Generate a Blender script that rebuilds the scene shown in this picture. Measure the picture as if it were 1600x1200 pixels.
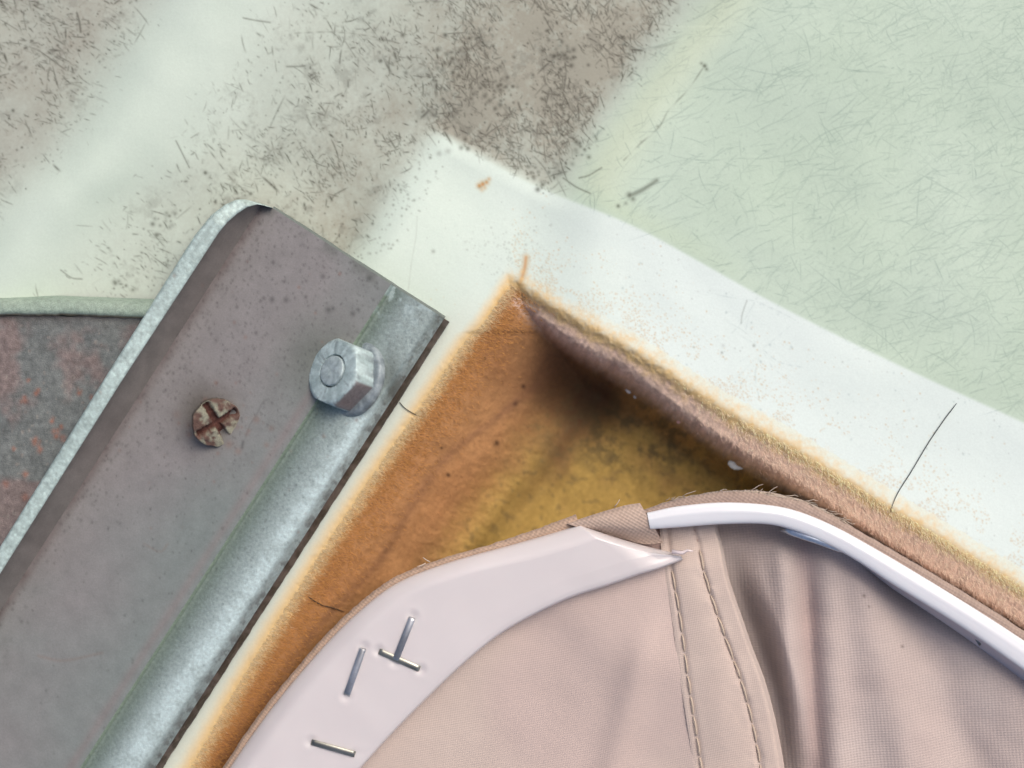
import bpy, math, random
import numpy as np
from mathutils import Vector, Matrix, Quaternion
rng = np.random.default_rng(7); random.seed(7)
S = 0.001                      # everything below is written in millimetres
D = 240.0                      # camera height in mm
# ------------------------------------------------------------------ camera, sky, sun, exposure
sc = bpy.context.scene
for o in list(bpy.data.objects): bpy.data.objects.remove(o)
cam_d = bpy.data.cameras.new('camera'); cam = bpy.data.objects.new('camera', cam_d)
sc.collection.objects.link(cam); sc.camera = cam
cam.location = (0, 0, D*S); cam.rotation_euler = (0, 0, 0)
cam_d.sensor_width = 36; cam_d.lens = 36*D/160.0
cam_d.clip_start = 0.005; cam_d.clip_end = 50
cam_d.dof.use_dof = True; cam_d.dof.focus_distance = (D-6)*S; cam_d.dof.aperture_fstop = 9.0
w = bpy.data.worlds.new('World'); sc.world = w; w.use_nodes = True
wn = w.node_tree.nodes; bg = wn['Background']
SUN_EL, SUN_AZ = 52, 40        # degrees; azimuth from +Y (top of the picture) towards +X
sky = wn.new('ShaderNodeTexSky'); sky.sky_type = 'NISHITA'; sky.sun_disc = False
sky.sun_elevation = math.radians(SUN_EL); sky.sun_rotation = math.radians(SUN_AZ)
sky.dust_density = 6; sky.ozone_density = 0.6; sky.air_density = 0.8
w.node_tree.links.new(sky.outputs[0], bg.inputs[0]); bg.inputs[1].default_value = 0.148
sl = bpy.data.lights.new('sun', 'SUN'); sl.energy = 1.15; sl.angle = math.radians(38); sl.color = (1, .96, .90)
so = bpy.data.objects.new('sun', sl); sc.collection.objects.link(so)
sd = Vector((math.sin(math.radians(SUN_AZ))*math.cos(math.radians(SUN_EL)), math.cos(math.radians(SUN_AZ))*math.cos(math.radians(SUN_EL)), math.sin(math.radians(SUN_EL))))
so.rotation_euler = sd.to_track_quat('Z', 'Y').to_euler(); so.location = sd*0.5
vs = sc.view_settings; vs.view_transform = 'Standard'; vs.look = 'None'; vs.gamma = 1; vs.use_curve_mapping = False
vs.exposure = -0.06
# ------------------------------------------------------------------ helpers
def P(u, v, z):
    """point that stands at height z (mm) seen at u,v in the 1600x1200 frame"""
    u = np.asarray(u, float); v = np.asarray(v, float); z = np.asarray(z, float)
    k = 0.1*(D-z)/D
    return np.stack(np.broadcast_arrays((u-800)*k, (600-v)*k, z), -1)
def sst(x, a, b):
    t = np.clip((np.asarray(x, float)-a)/(b-a), 0, 1); return t*t*(3-2*t)
def mix(a, b, t):
    t = np.asarray(t)[..., None]; return np.asarray(a)*(1-t)+np.asarray(b)*t
def _h(i, j, s):
    n = (i.astype(np.int64)*374761393 + j.astype(np.int64)*668265263 + s*1274126177) & 0xffffffff
    n = ((n ^ (n >> 13))*1274126177) & 0xffffffff
    n = (n ^ (n >> 16)) & 0xffffffff
    return n/4294967295.0
def vnoise(x, y, s=0):
    xi = np.floor(x).astype(np.int64); yi = np.floor(y).astype(np.int64); fx = x-xi; fy = y-yi
    fx = fx*fx*(3-2*fx); fy = fy*fy*(3-2*fy)
    a = _h(xi, yi, s); b = _h(xi+1, yi, s); c = _h(xi, yi+1, s); d = _h(xi+1, yi+1, s)
    return (a*(1-fx)+b*fx)*(1-fy)+(c*(1-fx)+d*fx)*fy
def fbm(x, y, sc_, s=0, o=4, g=.5):
    x = np.asarray(x, float)/sc_; y = np.asarray(y, float)/sc_; t = 0; a = 1; n = 0
    for k in range(o):
        t = t+a*vnoise(x+17.3*k, y-9.1*k, s+k); n += a; a *= g; x = x*2.03; y = y*2.03
    return t/n
def catmull(pts, n=12):
    p = np.array(pts, float); p = np.vstack([2*p[0]-p[1], p, 2*p[-1]-p[-2]]); out = []
    for i in range(1, len(p)-2):
        t = np.linspace(0, 1, n, endpoint=False)[:, None]
        a, b, c, d = p[i-1], p[i], p[i+1], p[i+2]
        out.append(.5*((2*b)+(-a+c)*t+(2*a-5*b+4*c-d)*t**2+(-a+3*b-3*c+d)*t**3))
    out.append(p[-2][None]); return np.vstack(out)
def fy_of(pts):                 # curve v = f(u)
    c = catmull(pts); return lambda u: np.interp(u, c[:, 0], c[:, 1])
def fx_of(pts):                 # curve u = g(v)
    c = catmull(pts); return lambda v: np.interp(v, c[:, 1], c[:, 0])
def thing(name, label, cat, loc=(0, 0, 0), group=None):
    o = bpy.data.objects.new(name, None); sc.collection.objects.link(o); o.empty_display_size = .01
    o.location = Vector(loc)*S; o['label'] = label; o['category'] = cat; o['org'] = 0
    del o['org']
    if group: o['group'] = group
    return o
def tag(o, label, cat, group=None, kind=None):
    o['label'] = label; o['category'] = cat
    if group: o['group'] = group
    if kind: o['kind'] = kind
    return o
def wloc(o):
    v = Vector((0, 0, 0))
    while o: v += o.location; o = o.parent
    return v
def mk(name, V, F, mat, parent=None, cols=None, smooth=True, loc=None, sharp=None):
    V = np.asarray(V, float).reshape(-1, 3)*S
    base = np.array(wloc(parent)) if parent else np.zeros(3)
    org = np.array(Vector(loc)*S) if loc is not None else base
    V = V-org
    me = bpy.data.meshes.new(name); F = [np.asarray(f) for f in F] if not isinstance(F, np.ndarray) else F
    me.vertices.add(len(V)); me.vertices.foreach_set('co', V.ravel())
    if isinstance(F, np.ndarray):
        n = F.shape[1]; idx = F.ravel(); st = np.arange(len(F))*n; tot = np.full(len(F), n)
    else:
        tot = np.array([len(f) for f in F]); idx = np.concatenate(F); st = np.concatenate([[0], np.cumsum(tot)[:-1]])
    me.loops.add(len(idx)); me.loops.foreach_set('vertex_index', idx.astype(np.int32))
    me.polygons.add(len(tot)); me.polygons.foreach_set('loop_start', st.astype(np.int32)); me.polygons.foreach_set('loop_total', tot.astype(np.int32))
    me.polygons.foreach_set('use_smooth', np.full(len(tot), smooth))
    me.update(calc_edges=True)
    if cols is not None:
        c = np.ones((len(V), 4)); c[:, :cols.shape[-1]] = np.asarray(cols).reshape(len(V), -1)
        a = me.color_attributes.new('Col', 'FLOAT_COLOR', 'POINT'); a.data.foreach_set('color', c.ravel().astype(np.float32))
    me.validate()
    if sharp: me.set_sharp_from_angle(angle=math.radians(sharp))
    me.materials.append(mat)
    o = bpy.data.objects.new(name, me); sc.collection.objects.link(o)
    o.location = Vector(org-base)
    if parent: o.parent = parent
    return o
def gridF(nr, nc, mask=None, flip=False):
    i = np.arange(nr*nc).reshape(nr, nc)
    q = np.stack([i[:-1, :-1], i[1:, :-1], i[1:, 1:], i[:-1, 1:]], -1)
    if flip: q = q[..., ::-1]
    return q[mask] if mask is not None else q.reshape(-1, 4)
def compact(V, F, C=None):
    u, inv = np.unique(F, return_inverse=True)
    return V[u], inv.reshape(F.shape), (C[u] if C is not None else None)
def join(parts):
    V = []; F = []; C = []; n = 0
    for p in parts:
        V.append(p[0]); F += [np.asarray(f)+n for f in p[1]]; n += len(p[0])
        if len(p) > 2: C.append(p[2])
    return np.vstack(V), F, (np.vstack(C) if C else None)
def tube(pts, r, seg=8, flat=1.0, up=(0, 0, 1)):
    pts = np.array(pts, float); n = len(pts); r = np.broadcast_to(r, (n,)); V = []
    for i in range(n):
        t = pts[min(i+1, n-1)]-pts[max(i-1, 0)]; t /= np.linalg.norm(t)+1e-9
        a = np.cross(t, up); 
        if np.linalg.norm(a) < 1e-3: a = np.cross(t, (1, 0, 0))
        a /= np.linalg.norm(a); b = np.cross(a, t)
        for k in range(seg):
            q = 2*math.pi*k/seg; V.append(pts[i]+r[i]*(math.cos(q)*a+flat*math.sin(q)*b))
    V = np.array(V); F = []
    for i in range(n-1):
        for k in range(seg):
            F.append([i*seg+k, i*seg+(k+1) % seg, (i+1)*seg+(k+1) % seg, (i+1)*seg+k])
    F.append(list(range(seg))[::-1]); F.append([(n-1)*seg+k for k in range(seg)])
    return V, F
# ------------------------------------------------------------------ rasters of small marks, one sample per photo pixel
RX0, RY0, RW, RH = -160, -140, 1920, 1480
class Raster:
    def __init__(s): s.a = np.zeros((RH, RW), np.float32)
    def splat(s, u, v, amp, rad):
        u = np.asarray(u)-RX0; v = np.asarray(v)-RY0; amp = np.broadcast_to(amp, u.shape); rad = np.broadcast_to(rad, u.shape)
        R = int(np.ceil(rad.max()*2))
        for dy in range(-R, R+1):
            for dx in range(-R, R+1):
                xi = np.round(u).astype(int)+dx; yi = np.round(v).astype(int)+dy
                d2 = (xi-u)**2+(yi-v)**2; g = amp*np.exp(-d2/(rad**2))
                k = (xi >= 0) & (xi < RW) & (yi >= 0) & (yi < RH) & (g > .01)
                np.maximum.at(s.a, (yi[k], xi[k]), g[k].astype(np.float32))
    def stroke(s, pts, amp, rad, wob=0):
        p = catmull(pts, 24); n = max(int(np.hypot(*np.diff(p, axis=0).T).sum()*1.5), 4)
        t = np.linspace(0, 1, len(p)); q = np.linspace(0, 1, n)
        u = np.interp(q, t, p[:, 0]); v = np.interp(q, t, p[:, 1])
        a = amp*(.55+.45*np.sin(q*11+u*.3)) if wob else np.full(n, amp)
        s.splat(u, v, a, rad)
    def strokes(s, cu, cv, ang, ln, amp, rad, curve=.25):
        n = len(cu)
        for lo, hi in ((0, 8), (8, 20), (20, 50), (50, 200)):
            k = (ln >= lo) & (ln < hi)
            if not k.any(): continue
            m = int(hi*1.1)+2 if hi < 200 else 160
            t = np.linspace(-.5, .5, m)[None]
            L = ln[k][:, None]; c = (rng.normal(0, curve, k.sum()))[:, None]
            a = ang[k][:, None]+c*t*2
            u = cu[k][:, None]+np.cos(a)*t*L; v = cv[k][:, None]+np.sin(a)*t*L
            am = amp[k][:, None]*(1-(np.abs(t)*2)**3*.8)*(.6+.4*vnoise(t*L*.3+cu[k][:, None], cv[k][:, None]+0*t))
            rd = np.broadcast_to(rad[k][:, None], u.shape)
            s.splat(u.ravel(), v.ravel(), am.ravel(), rd.ravel())
    def at(s, u, v):
        x = np.clip(np.asarray(u)-RX0, 0, RW-1.01); y = np.clip(np.asarray(v)-RY0, 0, RH-1.01)
        xi = x.astype(int); yi = y.astype(int); fx = x-xi; fy = y-yi; a = s.a
        return (a[yi, xi]*(1-fx)+a[yi, xi+1]*fx)*(1-fy)+(a[yi+1, xi]*(1-fx)+a[yi+1, xi+1]*fx)*fy
# ------------------------------------------------------------------ materials
def material(name, color=None, attr=True, rough=.5, metal=0, spec=.5, bump=None, var=None, coat=0, sheen=0, weave=None, sss=0, rvar=None):
    """bump = list of (scale per mm, strength, distance mm); var = (scale, amount) colour mottling; weave = (period mm, angle, strength)"""
    m = bpy.data.materials.new(name); m.use_nodes = True; nt = m.node_tree; N = nt.nodes; L = nt.links
    b = N['Principled BSDF']; b.inputs['Roughness'].default_value = rough; b.inputs['Metallic'].default_value = metal
    b.inputs['Specular IOR Level'].default_value = spec; b.inputs['Coat Weight'].default_value = coat; b.inputs['Coat Roughness'].default_value = .15
    b.inputs['Sheen Weight'].default_value = sheen
    if sss: b.inputs['Subsurface Weight'].default_value = sss; b.inputs['Subsurface Radius'].default_value = (1, .8, .8); b.inputs['Subsurface Scale'].default_value = .0012
    tc = N.new('ShaderNodeTexCoord'); mp = N.new('ShaderNodeMapping'); mp.inputs['Scale'].default_value = (1000,)*3
    L.new(tc.outputs['Object'], mp.inputs['Vector']); co = mp.outputs[0]
    if attr:
        a = N.new('ShaderNodeVertexColor'); a.layer_name = 'Col'; col = a.outputs['Color']
    else:
        a = N.new('ShaderNodeRGB'); a.outputs[0].default_value = (*color, 1); col = a.outputs[0]
    def mul(c, fac_out, lo, hi):
        r = N.new('ShaderNodeMapRange'); r.inputs['From Min'].default_value = .3; r.inputs['From Max'].default_value = .7
        r.inputs['To Min'].default_value = lo; r.inputs['To Max'].default_value = hi; L.new(fac_out, r.inputs['Value'])
        v = N.new('ShaderNodeVectorMath'); v.operation = 'SCALE'; L.new(c, v.inputs[0]); L.new(r.outputs[0], v.inputs['Scale']); return v.outputs[0]
    for (s_, am) in (var or []):
        n = N.new('ShaderNodeTexNoise'); n.inputs['Scale'].default_value = s_; n.inputs['Detail'].default_value = 3; L.new(co, n.inputs['Vector'])
        col = mul(col, n.outputs['Fac'], 1-am, 1+am)
    h = None; bn = None
    def chain(hout, st, dist, prev):
        q = N.new('ShaderNodeBump'); q.inputs['Strength'].default_value = st; q.inputs['Distance'].default_value = dist*S
        L.new(hout, q.inputs['Height']); 
        if prev: L.new(prev, q.inputs['Normal'])
        return q.outputs[0]
    if weave:
        per, ang, st, tone = weave
        rot = N.new('ShaderNodeMapping'); rot.inputs['Rotation'].default_value = (0, 0, math.radians(ang)); L.new(co, rot.inputs['Vector'])
        ws = []
        for d in ('X', 'Y'):
            wv = N.new('ShaderNodeTexWave'); wv.bands_direction = d; wv.wave_profile = 'SIN'
            wv.inputs['Scale'].default_value = 2*math.pi/20/per*(1 if d == 'Y' else .8); wv.inputs['Distortion'].default_value = .6
            wv.inputs['Detail'].default_value = 1; wv.inputs['Detail Scale'].default_value = 3
            L.new(rot.outputs[0], wv.inputs['Vector']); ws.append(wv.outputs['Fac'])
        ad = N.new('ShaderNodeMath'); ad.operation = 'MULTIPLY_ADD'; L.new(ws[0], ad.inputs[0]); ad.inputs[1].default_value = .45; 
        m2 = N.new('ShaderNodeMath'); m2.operation = 'MULTIPLY'; L.new(ws[1], m2.inputs[0]); m2.inputs[1].default_value = .55
        L.new(m2.outputs[0], ad.inputs[2]); bn = chain(ad.outputs[0], st, .12, bn)
        col = mul(col, ad.outputs[0], 1-tone, 1+tone)
    for (s_, st, dist) in (bump or []):
        n = N.new('ShaderNodeTexNoise'); n.inputs['Scale'].default_value = s_; n.inputs['Detail'].default_value = 4; L.new(co, n.inputs['Vector'])
        bn = chain(n.outputs['Fac'], st, dist, bn)
    if rvar:
        n = N.new('ShaderNodeTexNoise'); n.inputs['Scale'].default_value = rvar[0]; n.inputs['Detail'].default_value = 4; L.new(co, n.inputs['Vector'])
        r = N.new('ShaderNodeMapRange'); r.inputs['From Min'].default_value = .3; r.inputs['From Max'].default_value = .7
        r.inputs['To Min'].default_value = rough-rvar[1]; r.inputs['To Max'].default_value = rough+rvar[1]; L.new(n.outputs['Fac'], r.inputs['Value']); L.new(r.outputs[0], b.inputs['Roughness'])
    if bn: L.new(bn, b.inputs['Normal'])
    L.new(col, b.inputs['Base Color']); return m
M_shell = material('weathered_gelcoat', rough=.55, spec=.35, bump=[(.25, .3, .3), (4, .12, .05)], var=[(3, .03)], rvar=(1.2, .12))
M_fib = material('stained_fibre', rough=.95, spec=.1, bump=[(1.2, .3, .2), (6, .35, .1)], var=[(1.5, .06), (7, .10)])
M_fuzz = material('fuzz_fibre', rough=.9, spec=.1)
M_zinc = material('dull_zinc', rough=.62, metal=.1, spec=.35, bump=[(.5, .25, .3), (5, .22, .06)], var=[(.35, .07), (4, .07)], rvar=(1.5, .1))
M_galv = material('galvanised_zinc', rough=.55, metal=.15, spec=.45, bump=[(1.6, .5, .2), (7, .5, .09)], var=[(2.2, .14), (8, .1)], rvar=(2, .12))
M_rust = material('corroded_steel', rough=.8, metal=.1, bump=[(1, .5, .3), (5, .6, .12)], var=[(1.2, .15), (6, .18)])
M_plast = material('white_plastic', coat=.4, rough=.30, spec=.5, sss=.25, bump=[(.15, .12, .4), (3, .03, .05)], var=[(.1, .015)])
M_cloth = material('fine_woven_cloth', rough=.85, spec=.2, sheen=.25, weave=(.27, 8, .3, .03), bump=[(.12, .35, .8)], var=[(.12, .03), (5, .03)])
M_cloth2 = material('ribbed_woven_cloth', rough=.85, spec=.3, sheen=.2, weave=(.40, -6, .4, .05), bump=[(.12, .3, .8)], var=[(.12, .04), (4, .05)])
M_band = material('bias_cloth', rough=.85, spec=.2, sheen=.2, weave=(.45, 30, .6, .08), var=[(2, .06)])
M_thread = material('thread', rough=.8, spec=.2, bump=[(8, .5, .05)])
M_steel = material('staple_steel', rough=.3, metal=.85, bump=[(3, .15, .05)], var=[(2, .1)])
M_hair = material('dark_hair', rough=.5)
M_chip = material('pale_flake', rough=.5)
# ------------------------------------------------------------------ the moulded shell: skin, opening wall, recess floor
top_edge = fy_of([(-900, -900), (300, -30), (560, 130), (690, 212), (770, 256), (850, 296), (1000, 358), (1200, 468), (1400, 568), (1600, 660), (2300, 980)])
left_sh = fx_of([(1000, -600), (800, 60), (672, 225), (615, 310), (560, 400), (480, 520), (300, 800), (40, 1200), (-400, 1900)])
open_L = fx_of([(1200, -180), (795, 440), (723, 532), (640, 652), (548, 785), (470, 905), (378, 1052), (292, 1200), (-100, 1880)])
open_R = fy_of([(300, 120), (795, 440), (870, 488), (1000, 560), (1130, 645), (1250, 712), (1390, 798), (1600, 925), (2300, 1350)])
dirt_R = fx_of([(1400, -420), (1120, -10), (1075, 50), (1010, 130), (950, 215), (905, 300), (880, 400), (800, 800)])
ridge = fx_of([(520, -300), (330, -20), (255, 100), (170, 235), (70, 335), (-40, 470), (-400, 900)])
def WR(u): return np.interp(u, [780, 900, 1100, 1400, 2000], [14, 30, 40, 52, 56])
def fields(u, v):
    dT = (v-top_edge(u))*.87
    dL = (u-left_sh(v))*.82
    oL = (u-open_L(v))*.82+(fbm(u, v, 9, 3)-.5)*4
    oR = (v-open_R(u))*.86+(fbm(u, v, 8, 5)-.5)*5
    dD = (u-dirt_R(v))*.82
    dR = (u-ridge(v))*.80
    return dT, dL, oL, oR, dD, dR
def shell_z(u, v, F=None):
    dT, dL, oL, oR, dD, dR = F or fields(u, v)
    z = np.zeros_like(u)
    z += 2.6*sst(dD, -70, 45)+.5*np.exp(-((dD-40)/45)**2)
    z += 3.2*np.exp(-(dR/85)**2)*(dR > 0)+3.2*np.exp(-(dR/60)**2)*(dR <= 0)
    z -= 1.2*sst(-dR, 60, 220)
    z += (fbm(u, v, 260, 11, 3)-.5)*1.8
    far = sst(u, 800, 950)
    bm = sst(dT, -30, 30)*far+sst(dT, -26, 22)*(1-far)
    bl = sst(dL, -44, 40)
    zb = 2.95+.004*np.clip(dT, 0, 250)*sst(u, 760, 900)+1.3*sst(-v, -1500, -300)*0+(fbm(u, v, 180, 21, 2)-.5)*.5
    zb = zb+(z+.10+.6*(1-sst(dD, -60, 40))-zb)*(1-sst(dT, 10, 230))
    z = z+(zb-z)*bm*bl
    ins = np.minimum(oL, oR)
    SL = 11.0*sst(oL, -22, 170)+7.5*sst(oL, 118, 235)
    wR = WR(u); SR = 2.8*sst(oR, -24, wR+12)+14.5*sst(oR, wR*.72, wR+56)
    dep = np.minimum(SL, SR)
    # soft corner
    dep = dep*(sst(ins, -14, 10))
    z = z-dep
    z += np.where(ins > 20, (fbm(u, v, 80, 31, 2)-.5)*1.4*sst(ins, 20, 90), 0)
    z -= 6*np.exp(-((u-905)/75)**2-((v-612)/52)**2)*sst(ins, 14, 50)
    # wrinkle running down the wall
    wr = fx_of([(1000, 400), (925, 625), (885, 690), (830, 760), (760, 850), (640, 990), (500, 1200)])
    dw = (u-wr(v))*.82
    z += 1.3*np.exp(-((dw+18)/22)**2)*sst(ins, 15, 60)-1.1*np.exp(-((dw-16)/22)**2)*sst(ins, 15, 60)
    return z
marks = Raster(); faint = Raster(); ochre = Raster()
def dirt_density(u, v):
    dT, dL, oL, oR, dD, dR = fields(u, v)
    band = sst(dT, -14, 8)*sst(dL, -30, 25)
    n = fbm(u, v, 90, 41, 4)
    trough = sst(-dD, -5, 70)*sst(dR, 30, 190)
    core = np.exp(-(((u-870)/200)**2+((v-140)/150)**2))
    low = np.exp(-(((u-520)/170)**2+((v-330)/130)**2))*.3
    hole = np.exp(-(((u-600)/110)**2+((v-130)/90)**2))*.0
    left = sst(-dR, 25, 130)*sst(-v, -480, -250)
    tb = .30+.24*sst(u, 420, 760); d = trough*(tb+.58*core+low*1.2)+left*.66
    d = d*(.66+.68*n)
    return np.clip(d, 0, 1)*(1-band), band
N = 190000
cu = rng.uniform(-150, 1740, N); cv = rng.uniform(-130, 700, N)
dd, bd = dirt_density(cu, cv); k = rng.uniform(0, 1, N) < dd*.62*sst(fbm(cu, cv, 38, 77, 3), .30, .72); cu, cv, dk = cu[k], cv[k], dd[k]; n = len(cu)
ang = np.where(rng.uniform(0, 1, n) < .6, rng.normal(.95, .38, n), rng.uniform(0, math.pi, n))
ang = np.where((cu < 260) & (rng.uniform(0, 1, n) < .6), rng.normal(.5, .35, n), ang)
ln = np.clip(rng.exponential(7, n)+2, 2, 60)
marks.strokes(cu, cv, ang, ln, np.clip(rng.uniform(.08, 1.0, n)**1.5*(.75+.9*dk), 0, .98), rng.uniform(.55, 1.15, n)+(rng.uniform(0, 1, n) < .05)*.9, .07)
n = 20000; cu = rng.uniform(-150, 1740, n); cv = rng.uniform(-130, 700, n); dd, bd = dirt_density(cu, cv)
k = rng.uniform(0, 1, n) < dd*.75; marks.splat(cu[k], cv[k], rng.uniform(.1, .9, k.sum())**1.5, .7+rng.exponential(.5, k.sum()).clip(0, 3))
# dark clots
for (a, b_, r, nn) in ((880, 90, 24, 40), (775, 135, 30, 40), (850, 285, 14, 16), (900, 230, 26, 24), (700, 90, 40, 30), (262, 345, 26, 16), (830, 270, 12, 12), (735, 225, 18, 12), (190, 450, 14, 8)):
    marks.splat(rng.normal(a, r*.5, nn), rng.normal(b_, r*.5, nn), rng.uniform(.3, .8, nn), rng.uniform(1.5, 4.2, nn))
# clean plate: long faint scratches
n = 16000; cu = rng.uniform(900, 1740, n); cv = rng.uniform(-130, 720, n)
dT, dL, oL, oR, dD, dR = fields(cu, cv); k = (dT < -4) & (dD > -20) & (rng.uniform(0, 1, n) < .45+.75*sst(cu, 1050, 1500)*fbm(cu, cv, 120, 51))
cu, cv = cu[k], cv[k]; n = len(cu)
ang = np.where(rng.uniform(0, 1, n) < .55, rng.normal(-.42, .28, n), rng.uniform(0, math.pi, n))
ln = np.clip(rng.exponential(20, n)+5, 5, 150)
faint.strokes(cu, cv, ang, ln, rng.uniform(.05, .85, n)**1.8, rng.uniform(.55, .85, n), .10)
n = 420; cu = rng.uniform(930, 1740, n); cv = rng.uniform(-130, 720, n); faint.splat(cu, cv, rng.uniform(.1, .6, n), rng.uniform(.8, 2, n))
for (cx, cy) in ((1420, 200), (1290, 420), (1190, 545), (1520, 470), (1330, 300), (1180, 470)):
    for q in range(9):
        a = rng.uniform(0, 6.28); l = rng.uniform(30, 90); b2 = a+rng.uniform(-.25, .25)
        faint.stroke([(cx+3*math.cos(a), cy+3*math.sin(a)), (cx+l*.5*math.cos(a), cy+l*.5*math.sin(a)), (cx+l*math.cos(b2), cy+l*math.sin(b2))], rng.uniform(.15, .38), .9, 1)
# the single marks that can be picked out
marks.stroke([(1100, 104), (1075, 140), (1045, 172), (1030, 198), (1000, 225), (975, 250)], .55, 1.2, 1)
marks.splat([1101, 1104, 1096, 1028, 1002], [103, 108, 99, 198, 222], [.8, .6, .55, .5, .4], [3.4, 3, 2.6, 2.6, 2.4])
marks.stroke([(1026, 282), (1005, 296), (985, 306)], .6, 3.6); marks.splat([984, 989, 966, 978], [305, 311, 322, 318], [.75, .6, .7, .4], [5, 4, 3.2, 3])
marks.stroke([(940, 262), (920, 274), (905, 278)], .6, 1.3); marks.stroke([(880, 278), (900, 292), (922, 302)], .55, 1.5)
marks.stroke([(835, 245), (850, 262), (862, 284)], .45, 1.3)
marks.stroke([(275, 220), (285, 240), (296, 262)], .6, 1.2); marks.stroke([(95, 422), (112, 434), (128, 436)], .6, 1.1); marks.stroke([(320, 225), (340, 252), (365, 283), (388, 300)], .6, 1.3, 1)
marks.stroke([(380, 28), (400, 32), (422, 35)], .6, 1.3); marks.stroke([(460, 52), (520, 50), (575, 56), (618, 66)], .5, 1.2, 1); marks.stroke([(120, 20), (124, 34), (126, 50)], .7, 1.6)
marks.stroke([(600, 68), (622, 95), (650, 128)], .5, 1.1, 1); marks.stroke([(535, 58), (548, 78), (556, 90)], .45, 1.1); marks.stroke([(448, 104), (462, 104), (476, 103)], .55, 1.5)
marks.stroke([(652, 338), (650, 370), (643, 410), (638, 452)], .16, 1.0)
marks.splat([677, 686, 700], [393, 240, 236], [.45, .35, .3], [3, 4, 4.5])
n = 150; marks.splat(rng.normal(790, 34, n), rng.normal(385, 24, n), rng.uniform(.06, .3, n), rng.uniform(.8, 2, n))
n = 900; cu = rng.uniform(560, 1700, n); cv = rng.uniform(200, 950, n); dd, bd = dirt_density(cu, cv)
oR = fields(cu, cv)[3]; k = (bd > .5) & (oR < 0); marks.splat(cu[k], cv[k], rng.uniform(.05, .35, k.sum()), rng.uniform(.7, 1.5, k.sum()))
n = 70; cv = rng.uniform(250, 400, n); marks.splat(left_sh(cv)+rng.uniform(0, 55, n), cv, rng.uniform(.2, .55, n), rng.uniform(1, 2.2, n))
marks.stroke([(1167, 470), (1160, 490), (1158, 505)], .35, 1.2); marks.splat([1178, 1128, 1130], [540, 551, 540], [.5, .5, .2], [2.4, 2, 3])
# ochre freckles thrown out of the opening
n = 15000; cu = rng.uniform(800, 1740, n); off = rng.exponential(26, n); cv = open_R(cu)-off/.86
k = (cv > top_edge(cu)+8) & (fbm(cu, cv, 34, 61, 3) > .46)
ochre.splat(cu[k], cv[k], rng.uniform(.15, .85, k.sum()), rng.uniform(.6, 1.5, k.sum()))
ochre.stroke([(822, 402), (820, 418), (815, 436), (808, 456)], .95, 5.5)
ochre.splat([749, 754, 760, 764, 753, 757], [290, 288, 285, 280, 296, 293], [1, 1, .95, .9, .7, .8], [5, 6, 5, 3.5, 4, 4])
marks.splat([750, 755, 760], [291, 287, 284], [.75, .7, .5], [3.5, 3.2, 2.6])
n = 120; ochre.splat(rng.uniform(540, 760, n), rng.uniform(440, 700, n), rng.uniform(.1, .4, n), rng.uniform(.7, 1.4, n))

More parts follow.
